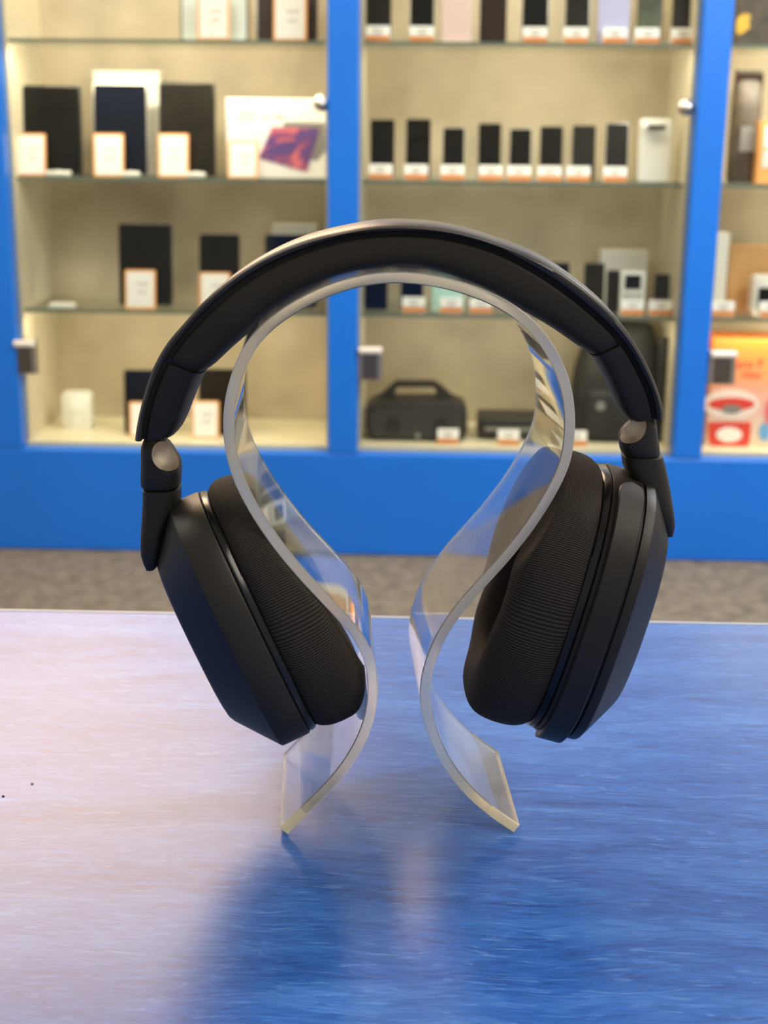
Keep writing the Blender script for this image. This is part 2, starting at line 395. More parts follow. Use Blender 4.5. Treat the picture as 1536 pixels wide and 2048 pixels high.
# ------------------------------------------------------------------ acrylic headphone stand
fl, frr = ground(567, 1672, TABLE), ground(1035, 1665, TABLE)
sx = (frr - fl); sx.z = 0; sx.normalize(); sd = Vector((-sx.y, sx.x, 0))
def on_stand(px, py):
    r = ray(px, py); k = (fl - CAM).dot(sd) / r.dot(sd); p = CAM + r * k
    return ((p - fl).dot(sx), p.z - TABLE)
spx = [(568, 1664), (610, 1620), (641, 1592), (685, 1548), (719, 1492), (739, 1446), (749, 1388), (745, 1330), (727, 1289), (700, 1252), (659, 1208), (605, 1154), (558, 1096), (510, 1029), (480, 968), (461, 917), (455, 855), (459, 803), (473, 748), (495, 701), (517, 671), (557, 635), (605, 606), (659, 580), (714, 564), (769, 556), (819, 556), (877, 564), (936, 579), (994, 602), (1041, 632), (1073, 662), (1100, 697), (1123, 744), (1137, 791), (1141, 842), (1138, 889), (1132, 921), (1118, 960), (1092, 1004), (1056, 1062), (1010, 1119), (965, 1165), (922, 1214), (890, 1256), (866, 1305), (851, 1355), (847, 1399), (856, 1446), (876, 1499), (903, 1546), (942, 1592), (990, 1632), (1033, 1659)]
SP = [on_stand(*p) for p in spx]
SP = [SP[0]] + [tuple((SP[i - 1][c] + 2 * SP[i][c] + SP[i + 1][c]) / 4 for c in (0, 1)) for i in range(1, len(SP) - 1)] + [SP[-1]]
SC = catmull(SP, 4)
HT = .0019; SW = .062
def offs(path, d):
    out = []
    for i, p in enumerate(path):
        a = path[max(0, i - 1)]; b = path[min(len(path) - 1, i + 1)]
        tx, tz = b[0] - a[0], b[1] - a[1]; l = math.hypot(tx, tz); out.append((p[0] - tz / l * d, p[1] + tx / l * d))
    return out
def mk_stand():
    A = offs(SC, HT); B = offs(SC, -HT)
    # keep the sawn feet on the table
    dz = min(p[1] for p in A + B)
    bm = bmesh.new(); rings = []
    def P(p, d): return fl + sx * p[0] + sd * d + Vector((0, 0, p[1] - dz))
    c = .0004
    rings = [[P(a, c), P(a, SW - c), P(((a[0] * .9 + b[0] * .1), (a[1] * .9 + b[1] * .1)), SW), P(((a[0] * .1 + b[0] * .9), (a[1] * .1 + b[1] * .9)), SW),
              P(b, SW - c), P(b, c), P(((a[0] * .1 + b[0] * .9), (a[1] * .1 + b[1] * .9)), 0), P(((a[0] * .9 + b[0] * .1), (a[1] * .9 + b[1] * .1)), 0)] for a, b in zip(A, B)]
    loft(bm, rings)
    bm.faces.ensure_lookup_table(); bm.normal_update()
    for f in bm.faces:
        if abs(f.normal.dot(sd)) > .5 or len(f.verts) > 4: f.material_index = 1
    for f in bm.faces:   # edge faces near the feet: piped light put in as yellow colour
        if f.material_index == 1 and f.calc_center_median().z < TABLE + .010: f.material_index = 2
    o = link('headphone_stand', bm, [M['acrylic'], M['acryledge'], M['litfootedge']], smooth=30)
    tag(o, 'clear bent acrylic headphone stand standing on the blue table, holding up the headphones', 'stand')
    return dz
STAND_DZ = mk_stand()

# ------------------------------------------------------------------ headphones
HY = .480                # mid plane of the headband
FRONT = .462
hp = thing('headphones', 'black over-ear headphones with knitted ear cushions hung on the clear acrylic stand', 'headphones', (0, HY, TABLE + .1))
PC = at(795, 910, FRONT)
def polar(pts):
    r = []
    for px, py in pts:
        p = at(px, py, FRONT); r.append((math.atan2(p.z - PC.z, p.x - PC.x), math.hypot(p.x - PC.x, p.z - PC.z)))
    r.sort(); return r
def lerp(tab, t):
    # smooth monotone-ish interpolation
    n = len(tab)
    if t <= tab[0][0]: return tab[0][1]
    if t >= tab[-1][0]: return tab[-1][1]
    for i in range(n - 1):
        if tab[i][0] <= t <= tab[i + 1][0]:
            x0, y0 = tab[i]; x1, y1 = tab[i + 1]; h = x1 - x0
            m0 = (y1 - tab[i - 1][1]) / (x1 - tab[i - 1][0]) if i > 0 else (y1 - y0) / h
            m1 = (tab[i + 2][1] - y0) / (tab[i + 2][0] - x0) if i < n - 2 else (y1 - y0) / h
            s = (t - x0) / h
            return (2 * s ** 3 - 3 * s * s + 1) * y0 + (s ** 3 - 2 * s * s + s) * h * m0 + (-2 * s ** 3 + 3 * s * s) * y1 + (s ** 3 - s * s) * h * m1
OUT = polar([(262, 890), (269, 850), (284, 792), (302, 741), (331, 690), (368, 646), (404, 606), (459, 558), (532, 512), (605, 482), (677, 464), (750, 452), (795, 450), (838, 452), (916, 463), (994, 486), (1053, 507), (1111, 535), (1170, 576), (1229, 630), (1276, 694), (1315, 771), (1333, 830), (1332, 848)])
GRO = polar([(277, 890), (281, 850), (298, 785), (324, 726), (368, 665), (422, 608), (495, 551), (568, 512), (641, 485), (714, 468), (795, 462), (838, 463), (916, 473), (994, 496), (1072, 535), (1150, 589), (1209, 640), (1254, 689), (1287, 745), (1311, 800), (1320, 848)])
INN = polar([(310, 893), (335, 885), (352, 860), (366, 825), (381, 787), (397, 757), (422, 737), (459, 702), (495, 671), (542, 629), (604, 590), (696, 555), (800, 540), (838, 541), (916, 564), (979, 592), (1033, 621), (1092, 654), (1150, 693), (1190, 721), (1217, 764), (1237, 808), (1252, 838), (1272, 853), (1300, 853)])
TL = math.pi - math.atan2(at(264, 890, FRONT).z - PC.z, PC.x - at(264, 890, FRONT).x)   # left end angle
TL = max(OUT[-1][0] - .001, TL); TR = OUT[0][0]
def pa(px, py):
    p = at(px, py, FRONT); return math.atan2(p.z - PC.z, p.x - PC.x)
tSL, tSR = pa(362, 741), pa(1221, 704)      # seams between the soft pad and the hard ends
def halfd(t):                               # half depth of the headband
    u = (t - TR) / (TL - TR); e = min(u, 1 - u)
    return .0125 + .0065 * min(1, e / .22) ** .8
def BP(t, r, y): return (PC.x + r * math.cos(t), HY + y, PC.z + r * math.sin(t))
def band_piece(name, t0, t1, mat, kind, n=60, shrink=0, lab=None):
    bm = bmesh.new(); rings = []
    for i in range(n + 1):
        u = i / n
        if kind == 'end': u = u ** .6 if t1 > t0 else u ** .6
        t = t0 + (t1 - t0) * u; hd = halfd(t)
        ro, rg, ri = lerp(OUT, t), lerp(GRO, t), lerp(INN, t)
        if kind == 'shell':
            pr = [(rg + .0002, hd), (rg + .0002, -hd), ((ro + rg) / 2, -hd - .0006), (ro - .0006, -hd), (ro, -hd + .0012), (ro + .0004, 0), (ro, hd - .0012), (ro - .0006, hd), ((ro + rg) / 2, hd + .0006)]
        else:
            f = 1.0
            if shrink: f = 1 - shrink * max(0, 1 - min(u, 1 - u) / .012)
            a = max(.0006, (rg - .0007 - ri) / 2); mid = (rg - .0007 + ri) / 2
            pr = []
            for k in range(40):
                th = 2 * PI * k / 40; c, s = math.cos(th), math.sin(th)
                ex = 8 if c > 0 else 3.2
                pr.append((mid + a * f * math.copysign(abs(c) ** (2 / ex), c), (hd - .0012) * f * math.copysign(abs(s) ** (2 / (6 if c > 0 else 3.2)), s)))
        rings.append([BP(t, r, y) for r, y in pr])
    loft(bm, rings)
    return link(name, bm, mat, hp, smooth=50, world=True, label=lab)
g = .0012
shell = band_piece('headband_shell', TR + .002, TL - .002, M['bandmetal'], 'shell', 120, lab='thin satin outer band over the padding')
band_piece('headband_cushion', tSR + g, tSL - g, M['leather'], 'pad', 110, shrink=.06)
band_piece('headband_end', tSR - g, TR + .004, M['matteblack'], 'pad', 50)
band_piece('headband_end', tSL + g, TL - .004, M['matteblack'], 'pad', 50)

def vloft(rows, Y, e=2.6, n=32, cap=True):
    """rows: (py, x left px, x right px, half depth) -> stacked rounded sections"""
    bm = bmesh.new(); rings = []
    for py, xl, xr, hd in rows:
        a, b = at(xl, py, Y), at(xr, py, Y); mx, hw = (a.x + b.x) / 2, (b.x - a.x) / 2; z = (a.z + b.z) / 2
        rings.append([(mx + x, Y + y, z + (b.z - a.z) / 2 * (x / hw)) for x, y in sup(hw, hd, e, n)])
    return loft(bm, rings)
def cut(o, cutter_bm, mat):
    me = bpy.data.meshes.new('cutter'); bmesh.ops.recalc_face_normals(cutter_bm, faces=cutter_bm.faces); cutter_bm.to_mesh(me); cutter_bm.free(); me.materials.append(mat)
    c = bpy.data.objects.new('cutter', me); C.objects.link(c)
    md = o.modifiers.new('cut', 'BOOLEAN'); md.object = c; md.operation = 'DIFFERENCE'; md.solver = 'EXACT'; md.material_mode = 'TRANSFER'
    bpy.context.view_layer.update()
    ev = o.evaluated_get(bpy.context.evaluated_depsgraph_get()); nm = bpy.data.meshes.new_from_object(ev)
    o.modifiers.clear(); o.data = nm; bpy.data.objects.remove(c)
    for p in nm.polygons: p.use_smooth = True
    nm.set_sharp_from_angle(angle=math.radians(30))
def groove_strip():
    bm = bmesh.new(); rings = []
    for i in range(121):
        t = TR + .006 + (TL - TR - .012) * i / 120; hd = halfd(t) - .0022; rg = lerp(GRO, t)
        rings.append([BP(t, r, y) for r, y in ((rg + .0008, hd), (rg + .0008, -hd), (rg - .003, -hd), (rg - .003, hd))])
    link('groove_liner', loft(bm, rings), M['liner'], shell, world=True)
groove_strip()
def hinge(side):
    Y = .474
    if side < 0:
        rows = [(874, 290, 325, .005), (888, 286, 338, .009), (896, 285, 344, .0091), (906, 285, 351, .0092), (917, 285, 358, .0092), (926, 285, 361, .0092), (940, 284, 362, .0092), (963, 284, 361, .0090), (969, 286, 360, .0086), (971, 292, 356, .0078)]
        sc = (337, 907); pin = (334, 957); gap = (292, 356, 970, 976)
        arm = [(972.5, 291, 358, .0085), (974, 289, 360, .0092), (1000, 289, 360, .0094), (1025, 288, 352, .0096), (1050, 287, 342, .010), (1080, 286, 336, .0105), (1100, 287, 332, .0105), (1115, 292, 326, .0100), (1127, 298, 318, .009)]
    else:
        rows = [(832, 1276, 1306, .005), (846, 1260, 1311, .009), (854, 1251, 1312, .0091), (862, 1243, 1313, .0092), (872, 1238, 1314, .0092), (890, 1239, 1317, .0092), (900, 1241, 1318, .0090), (905, 1244, 1317, .0086), (907, 1249, 1313, .0078)]
        sc = (1258, 851); pin = (1265, 894); gap = (1249, 1313, 906, 910)
        arm = [(906.5, 1246, 1320, .0085), (908, 1244, 1323, .0092), (930, 1246, 1329, .0094), (955, 1258, 1334, .0096), (985, 1278, 1339, .010), (1015, 1300, 1343, .0105), (1035, 1306, 1345, .0105), (1048, 1314, 1344, .0100), (1060, 1322, 1341, .009)]
    bm = vloft(rows, Y, 2.8)
    o = link('folding_hinge', bm, M['matteblack'], hp, smooth=40, world=True)
    q = at(*sc, Y - .009)
    ax = Vector((-side * .25, -.85, .38)).normalized()
    cb = bmesh.new(); u_ = ax.to_track_quat('Z', 'Y')
    loft(cb, [[q + ax * d_ + u_ @ Vector((r_ * math.cos(k_ * PI / 20), r_ * math.sin(k_ * PI / 20), 0)) for k_ in range(40)] for r_, d_ in ((.0014, -.0102), (.0034, -.0095), (.0047, -.0082), (.0054, -.0062), (.0057, -.003), (.0059, .02))])
    cut(o, cb, M['socket'])
    q = at(*pin, Y - .0088)
    link('hinge_pin', loft(bmesh.new(), [[(q.x + r * math.cos(u * PI / 8), q.y - d, q.z + r * math.sin(u * PI / 8)) for u in range(16)] for r, d in ((.0008, -.0012), (.0008, .0004), (.0005, .0004), (.0005, -.0006))]), M['bandmetal'], o, world=True)
    link('yoke_arm', vloft(arm, Y, 3.2), M['matteblack'], hp, smooth=40, world=True)
hinge(-1); hinge(1)

def press(v):
    """soft cushion yields where it leans on the acrylic strip"""
    q = v - fl; x = q.dot(sx); z = q.z + STAND_DZ; best = None
    for i in range(len(SC) - 1):
        (ax_, az), (bx_, bz) = SC[i], SC[i + 1]; ex, ez = bx_ - ax_, bz - az; L2 = ex * ex + ez * ez
        t = max(0, min(1, ((x - ax_) * ex + (z - az) * ez) / L2)); dx, dz = x - ax_ - t * ex, z - az - t * ez
        d2 = dx * dx + dz * dz
        if best is None or d2 < best[0]:
            l_ = math.sqrt(L2); best = (d2, -ez / l_, ex / l_, (dx * -ez + dz * ex) / l_)
    _, nx, nz, sd_ = best
    need = HT + .0005 - sd_
    lim = .0012
    if need > -lim: 
        mv = need if need > lim else (need + lim) ** 2 / (4 * lim)
        v = v + sx * (nx * mv) + Vector((0, 0, nz * mv))
    return v
# ---- ear cups: an oval stack built along its own axis
def cup(side, center, longdir, yaw, A, B, thick, pr, N=128):
    """center: world point on the plane of the trim ring; longdir: (x,z) direction of the long axis downward"""
    l = Vector((longdir[0], 0, longdir[1])).normalized()
    n = Vector((-l.z, 0, l.x)) if side < 0 else Vector((l.z, 0, -l.x))       # inward axis
    wv = Vector((0, -1, 0))                                              # towards the camera
    R = Matrix.Rotation(yaw, 3, l); n = R @ n; wv = R @ wv
    def ring(s, ins, k=1.0, e=2.5, dl=0):
        return [center + n * s + l * (x + dl) + wv * y for x, y in sup(A - ins, B - ins * k, e, N)]
    mm = .001
    # shell (outer face to trim ring)
    sh = link('ear_cup', loft(bmesh.new(), [ring(s, i, .95) for s, i in pr]), M['matteblack'], hp, smooth=28, world=True)
    pr = [(-.0003, .0016), (-.0001, .0008), (.0004, .0005), (.0020, .0009), (.0028, .0016), (.0030, .003)]
    link('trim_ring', loft(bmesh.new(), [ring(s, i) for s, i in pr]), M['glossblack'], sh, smooth=40, world=True, label='glossy black trim ring')
    # cushion
    T = .026
    pr = [(.0026, .0036), (.0030, .0016), (.0050, .0002), (.0080, -.0008), (.0120, -.0011), (.0165, -.0008), (.0210, .0004), (.0240, .0028), (.0256, .0062), (.0261, .0105), (.0252, .0150), (.0225, .0185), (.0170, .0205), (.0100, .0212)]
    pr = catmull(pr, 3)
    rings = []; vv = [0]
    for i, (s, ins) in enumerate(pr):
        if i: vv.append(vv[-1] + math.hypot(s - pr[i - 1][0], ins - pr[i - 1][1]))
        rg = []
        for x, y in sup(A - ins, B - ins * .93, 2.5, N):
            k = thick(x / A, y / B); wr = .0004 * math.sin(9 * x / A + 5 * y / B + side) * min(1, s / .012)
            rg.append(press(center + n * ((.0026 + (s - .0026) * k) + wr) + l * x + wv * y))
        rings.append(rg)
    per = 2 * PI * math.sqrt((A * A + B * B) / 2)
    cnt = round(per / .00150)
    cu = link('ear_cushion', loft(bmesh.new(), rings, False, False, uvs=(lambda j: j * cnt / N, [v / .00120 for v in vv])), M['fabric'], hp, smooth=80, world=True)
    link('driver_cover', loft(bmesh.new(), [ring(.0032, .004), ring(.006, .004), ring(.0075, .019, .93), ring(.0080, .030, .93)]), M['liner'], cu, smooth=40, world=True)
    return sh, ring, l, n, wv

PRL = [(-.0250, .030), (-.0250, .0190), (-.0246, .0168), (-.0236, .0150), (-.0122, .0008), (-.0117, .0002), (-.0110, 0), (-.0012, 0), (-.0004, .0004), (-.0002, .0012)]
PRR = [(-.0262, .030), (-.0262, .0170), (-.0258, .0150), (-.0246, .0130), (-.0165, .0012), (-.0158, .0003), (-.0150, 0), (-.0124, 0), (-.0123, .0010), (-.0113, .0010), (-.0112, 0), (-.0012, 0), (-.0004, .0004), (-.0002, .0012)]
cl = Vector((-.0589, .474, TABLE + .0762))
shL, *_ = cup(-1, cl, (.404, -.915), math.radians(-12.3), .0486, .0375, lambda x, y: .92 + .20 * x - .10 * max(0, -x), PRL)
cr = Vector((.0555, .474, TABLE + .0846))
shR, ringR, lR, nR, wR = cup(1, cr, (-.2526, -.9676), math.radians(.5), .0500, .0375, lambda x, y: 1.0 + .05 * x, PRR)

# raised control bar hugging the front of the right cup
def control_bar():
    A, B = .0500, .0375
    bm = bmesh.new(); rings = []
    for i in range(61):
        u = i / 60; th = math.radians(161) - u * math.radians(143)
        c, s = math.cos(th), math.sin(th); e = 2 / 2.5
        x = A * math.copysign(abs(c) ** e, c); y = B * math.copysign(abs(s) ** e, s)
        # outline normal
        nx = abs(c) ** (2 - e) * math.copysign(1, c) / A; ny = abs(s) ** (2 - e) * math.copysign(1, s) / B; ln = math.hypot(nx, ny); nx /= ln; ny /= ln
        wd = .0045
        end = min(u / .05, 1); hw = wd * math.sqrt(max(.02, 1 - (1 - end) ** 2))
        base = cr + lR * x + wR * y; nn = lR * nx + wR * ny
        so = -.0062
        rings.append([base + nR * (so - hw) + nn * -.001, base + nR * (so - hw) + nn * .0020, base + nR * (so - hw * .9) + nn * .0026, base + nR * (so + hw * .9) + nn * .0026, base + nR * (so + hw) + nn * .0020, base + nR * (so + hw) + nn * -.001])
    loft(bm, rings)
    return link('control_bar', bm, M['matteblack'], shR, smooth=35, world=True)
control_bar()

# ------------------------------------------------------------------ goods on the shelves
def place(px, Y, z):
    """world x seen at column px for depth Y and height z"""
    lo = None
    py = 1000
    for _ in range(6):
        p = at(px, py, Y); py += (p.z - z) * F / (Y * 1.0)
    return at(px, py, Y)
def height(px, py, Y, z): return at(px, py, Y).z - z
ordn = ['first', 'second', 'third', 'fourth', 'fifth', 'sixth', 'seventh', 'eighth', 'ninth', 'tenth']

def device(name, cat, label, group, xl, xr, ytop, Y, z, mat, rim, t=.009, r=.008, tilt=7, extra=None):
    a = place(xl, Y, z).x; b = place(xr, Y, z).x; h = height((xl + xr) / 2, ytop, Y, z)
    w_ = b - a
    o = thing(name, label, cat, ((a + b) / 2, Y, z), group)
    tl = math.radians(tilt); rot = Matrix.Rotation(-tl, 4, 'X')
    def tr(bm): bmesh.ops.transform(bm, matrix=rot, verts=bm.verts); bmesh.ops.translate(bm, vec=(0, 0, t * math.sin(tl) * .5 + .0005), verts=bm.verts); return bm
    link('casing', tr(prism(bmesh.new(), rrect(w_, h, r), -t / 2, t / 2, .0015)), rim, o, smooth=40)
    link('screen' if extra != 'back' else 'back_cover', tr(prism(bmesh.new(), rrect(w_ * .95, h * .97, r * .8, z0=h * .015), -t / 2 - .0008, -t / 2 + .0006)), mat, o)
    if extra == 'back':
        for q in range(2): link('camera_lens', tr(cyl(bmesh.new(), (-w_ * .27, -t / 2 - .002, h * (.9 - .1 * q)), (-w_ * .27, -t / 2, h * (.9 - .1 * q)), .006, n=14)), M['darksteel'], o)
    # little prop behind
    link('prop', bx(-w_ * .22, w_ * .22, .012, .045, 0, .006, bev=.001), M['pane'], o)
    return o
def small_tag(label, px, Y, z, wpx=44):
    x = place(px, Y, z).x; s = wpx / 44 * .031
    o = thing('price_tag', label, 'price tag', (x, Y, z), 'small price tags')
    bm = bmesh.new(); vs = [(-s, 0, 0), (s, 0, 0), (s, .03, 0), (-s, .03, 0), (-s, .012, .040), (s, .012, .040), (s, .020, .040), (-s, .020, .040)]
    v = [bm.verts.new(p) for p in vs]
    for q in ((0, 1, 2, 3), (4, 5, 6, 7), (0, 1, 5, 4), (1, 2, 6, 5), (2, 3, 7, 6), (3, 0, 4, 7)): bm.faces.new([v[k] for k in q])
    link('card', bm, M['card'], o)
    bm = bmesh.new(); v = [bm.verts.new(p) for p in ((-s * .98, -.0008, .001), (s * .98, -.0008, .001), (s * .98, .0038, .0155), (-s * .98, .0038, .0155))]; f = bm.faces.new(v)
    bmesh.ops.solidify(bm, geom=[f], thickness=.0006)
    link('orange_strip', bm, M['orange'], o)
    bm = bmesh.new()
    for k, wd in enumerate((.5, .32)):
        zz = .030 - .008 * k; box(bm, -s * wd, s * wd, .3 * zz - .0012, .3 * zz + .001, zz - .0018, zz + .0018)
    link('print_line', bm, M['print'], o)
    return o
def big_tag(label, px, Y, z, xw=60, ytop=None):
    x = place(px, Y, z).x; w_ = xw / F * Y; h = height(px, ytop, Y, z)
    o = thing('price_card', label, 'price card', (x, Y, z), 'orange framed price cards')
    tl = Matrix.Rotation(math.radians(-9), 4, 'X')
    def T(bm): bmesh.ops.transform(bm, matrix=tl, verts=bm.verts); return bm
    link('holder', T(prism(bmesh.new(), rrect(w_, h, .004), -.0015, .0015)), M['orange'], o)
    link('card', T(prism(bmesh.new(), rrect(w_ * .86, h * .90, .003, z0=h * .05), -.0024, -.0014)), M['card'], o)
    bm = bmesh.new()
    for zz, wd in ((.62, .28), (.42, .2)): box(bm, -w_ * wd * .4, w_ * wd, -.0028, -.0023, h * zz, h * zz + .004)
    link('print_line', T(bm), M['print'], o)
    link('foot', bx(-w_ * .4, w_ * .4, .001, .03, 0, .002), M['pane'], o)
    return o
Yd, Yt = FY + .13, FY + .075
# left bay, top shelf
z = SH[0] + .0005
device('tablet', 'tablet', 'pale blue backed tablet on the top shelf of the left bay', 'tablets on display', 362, 497, -75, Yd, z, M['paleblue'], M['darkrim'])
device('tablet', 'tablet', 'dark brown screened tablet in a silver case on the top shelf beside the middle post', 'tablets on display', 512, 638, -75, Yd, z, M['brown'], M['rim'])
big_tag('price card in front of the pale blue backed tablet on the top shelf', 427, Yt, z, 62, -12)
big_tag('price card in front of the brown tablet on the top shelf beside the middle post', 580, Yt, z, 64, -12)
# left bay, middle shelf
z = SH[1] + .0005
for i, (a, b, yt, mt, tx) in enumerate(((50, 166, 170, 'phone', 'leftmost black tablet on the middle shelf of the left bay'), (189, 298, 166, 'navy', 'navy black tablet second from the left on the middle shelf of the left bay'), (320, 432, 164, 'phone2', 'charcoal tablet third from the left on the middle shelf, beside the white tablet box'))):
    device('tablet', 'tablet', tx, 'tablets on display', a, b, yt, Yd, z, M[mt], M['darkrim'] if i != 1 else M['rim'])
for px, n in ((62, 'the leftmost black tablet on the middle shelf'), (218, 'the navy tablet on the middle shelf'), (347, 'the third tablet on the middle shelf'), (486, 'the white tablet box on the middle shelf')):
    big_tag('price card in front of ' + n, px, Yt, z, 60 if px < 470 else 58, 266 if px < 470 else 282)
for px, w_, n in ((116, 50, 'leftmost'), (262, 34, 'navy'), (392, 36, 'third')):
    x = place(px, Yt, z).x; ww = w_ / F * Yt
    o = thing('security_tag', f'small white holder lying in front of the {n} tablet on the middle shelf', 'holder', (x, Yt + .005, z), 'white holders by the tablets')
    link('pad', bx(-ww / 2, ww / 2, -.012, .012, 0, .014, bev=.005, seg=3), M['white'], o, smooth=40)
    link('button', cyl(bmesh.new(), (0, 0, .013), (0, 0, .016), .005), M['white'], o, smooth=40)
a, b = place(455, Yd - .02, z).x, place(652, Yd - .02, z).x; h = height(555, 197, Yd - .02, z)
o = thing('tablet_box', 'white retail tablet box with a purple tablet pictured on it, by the middle post', 'box', ((a + b) / 2, Yd - .02, z)); w_ = b - a
link('carton', bx(-w_ / 2, w_ / 2, 0, .06, 0, h, bev=.002), M['card'], o)
def art_poly(name, pts, mt, d, par, x0, Y, zb, lab=None, t=.0006):
    """flat printed shape: pts in photo pixels on the face at depth Y"""
    q = [at(px, py, Y) for px, py in pts]
    return link(name, prism(bmesh.new(), [(p.x - x0, p.z - zb) for p in q], -d, -d + t), mt, par, label=lab)
X0 = (a + b) / 2
art_poly('picture_back_tablet', [(568, 244), (650, 246), (652, 300), (634, 322), (560, 300)], M['grey'], .0010, o, X0, Yd - .02, z)
art_poly('picture_tablet', [(544, 254), (640, 256), (614, 344), (518, 316)], M['tabart'], .0016, o, X0, Yd - .02, z)
def word(txt, px, py, Y, size, mt, par, x0, yb, zb, d):
    cu = bpy.data.curves.new('w', 'FONT'); cu.body = txt; cu.size = size; cu.extrude = .0002
    ob = bpy.data.objects.new('w', cu); C.objects.link(ob); bpy.context.view_layer.update()
    me = bpy.data.meshes.new_from_object(ob.evaluated_get(bpy.context.evaluated_depsgraph_get())); bpy.data.objects.remove(ob)
    me.transform(Matrix.Rotation(PI / 2, 4, 'X')); me.materials.clear(); me.materials.append(mt)
    p = at(px, py, Y); o2 = bpy.data.objects.new('lettering', me); C.objects.link(o2); o2.parent = par; o2.location = (p.x - x0, -d, p.z - zb)
    return o2
word('Lenovo', 474, 227, Yd - .02, .019, M['grey'], o, X0, 0, z, .0008)
word('Tab M', 474, 241, Yd - .02, .019, M['grey'], o, X0, 0, z, .0008)
word('10.1 HD', 520, 238, Yd - .02, .019, M['red'], o, X0, 0, z, .0008)
# white boxes behind
def plain_box(label, xl, xr, yt, Y, z, mt, d=.05, name='box', cat='box', lid=True):
    a, b = place(xl, Y, z).x, place(xr, Y, z).x; h = height((xl + xr) / 2, yt, Y, z)
    o = thing(name, label, cat, ((a + b) / 2, Y, z)); w_ = b - a
    link('carton', bx(-w_ / 2, w_ / 2, 0, d, 0, h * (.86 if lid else 1), bev=.001), mt, o)
    if lid: link('lid', bx(-w_ / 2 - .0005, w_ / 2 + .0005, -.0005, d + .0005, h * .862, h, bev=.001), mt, o)
    return o
plain_box('white box standing behind the navy tablet on the middle shelf', 195, 325, 142, FY + .25, z, M['white'])

# middle bay phones
def phones(rows, si, group):
    z = SH[si] + .0005
    for i, (xl, xr, yt, mt, rim, desc) in enumerate(rows):
        nm = 'back' if mt in ('pink', 'lav', 'mint') else None
        device('smartphone', 'phone', f'{desc} smartphone, {ordn[i]} from the left on the {pos_sh[si]} shelf of the middle bay', group, xl, xr, yt, Yd - .02, z, M[mt], M[rim], t=.008, r=.006, extra=nm)
phones([(731, 782, -35, 'phone2', 'darkrim', 'dark grey'), (818, 868, -38, 'phone', 'rim', 'black'), (884, 943, -35, 'pink', 'pink', 'pink backed'), (958, 1012, -30, 'brown', 'darkrim', 'brown black'), (1042, 1096, -38, 'phone', 'rim', 'black'), (1128, 1178, -32, 'phone2', 'rim', 'dark grey'), (1194, 1257, -36, 'lav', 'lav', 'lavender backed'), (1272, 1322, -34, 'greenreflect', 'darkrim', 'dark, green-reflecting'), (1342, 1382, -36, 'phone2', 'darkrim', 'dark grey')], 0, 'phones on the top shelf')
for px, n in zip((756, 843, 1070, 1152, 1230, 1295, 1367), (0, 1, 4, 5, 6, 7, 8)):
    small_tag(f'small price tag before the {ordn[n]} phone on the top shelf of the middle bay', px, Yt, SH[0] + .0005)
phones([(740, 788, 239, 'phone', 'darkrim', 'black'), (811, 860, 238, 'phone', 'darkrim', 'black'), (884, 928, 255, 'phone', 'rim', 'shorter black'), (955, 1000, 247, 'phone', 'darkrim', 'black'), (1017, 1061, 257, 'phone', 'rim', 'shorter black'), (1078, 1123, 253, 'phone', 'darkrim', 'black'), (1142, 1188, 251, 'phone2', 'darkrim', 'charcoal'), (1208, 1254, 246, 'phone', 'rim', 'black silver rimmed')], 1, 'phones on the middle shelf')
for i, px in enumerate((761, 832, 905, 981, 1038, 1099, 1157, 1230)):
    small_tag(f'small price tag before the {ordn[i]} phone on the middle shelf of the middle bay', px, Yt, SH[1] + .0005)
z = SH[1] + .0005
o = device('boxed_phone', 'phone', 'white boxed phone with a dark strip near the top, right end of the middle shelf', None, 1274, 1336, 238, Yd - .02, z, M['white'], M['white'], t=.02, tilt=3)
hh = height(1305, 238, Yd - .02, z)
link('dark_strip', prism(bmesh.new(), rrect(.048, .012, .004, z0=hh * .83), -.018, -.011), M['phone2'], o)
link('round_sticker', cyl(bmesh.new(), (-.03, -.0155, hh * .9), (-.03, -.011, hh * .9), .010), M['card'], o)
# lower shelf, middle bay
phones([(728, 775, 520, 'navy', 'darkrim', 'navy black'), (800, 847, 515, 'navy', 'rim', 'navy black'), (864, 927, 522, 'mint', 'mint', 'mint backed'), (938, 988, 524, 'navy', 'darkrim', 'navy black'), (1086, 1136, 526, 'phone2', 'darkrim', 'charcoal'), (1166, 1206, 527, 'phone2', 'darkrim', 'tall charcoal'), (1211, 1237, 541, 'phone2', 'darkrim', 'narrow charcoal')], 2, 'phones on the lower shelf')
for px, n in ((827, 'navy black phone, leftmost tag on the lower shelf'), (902, 'mint backed phone on the lower shelf'), (962, 'navy black phone right of the mint one'), (1265, 'keypad phone on the lower shelf'), (1321, 'rightmost phone on the lower shelf')):
    small_tag('small price tag before the ' + n, px, Yt, SH[2] + .0005)
z = SH[2] + .0005
plain_box('cream white box standing behind the keypad phone on the lower shelf', 1197, 1290, 501, FY + .26, z, M['white'])
a, b = place(1237, Yd - .03, z).x, place(1286, Yd - .03, z).x; h = height(1262, 542, Yd - .03, z); w_ = b - a
o = thing('keypad_phone', 'white mobile phone with a small dark screen and number keypad on the lower shelf', 'phone', ((a + b) / 2, Yd - .03, z))
link('casing', prism(bmesh.new(), rrect(w_, h, .006), -.005, .005, .001), M['white'], o, smooth=40)
link('screen', prism(bmesh.new(), rrect(w_ * .66, h * .34, .002, z0=h * .58), -.006, -.004), M['navy'], o)
for r_ in range(4):
    for c_ in range(3):
        link('key', bx(-w_ * .36 + c_ * w_ * .26, -w_ * .36 + c_ * w_ * .26 + w_ * .2, -.0065, -.0045, h * (.42 - .1 * r_), h * (.48 - .1 * r_), bev=.0006), M['grey'], o)
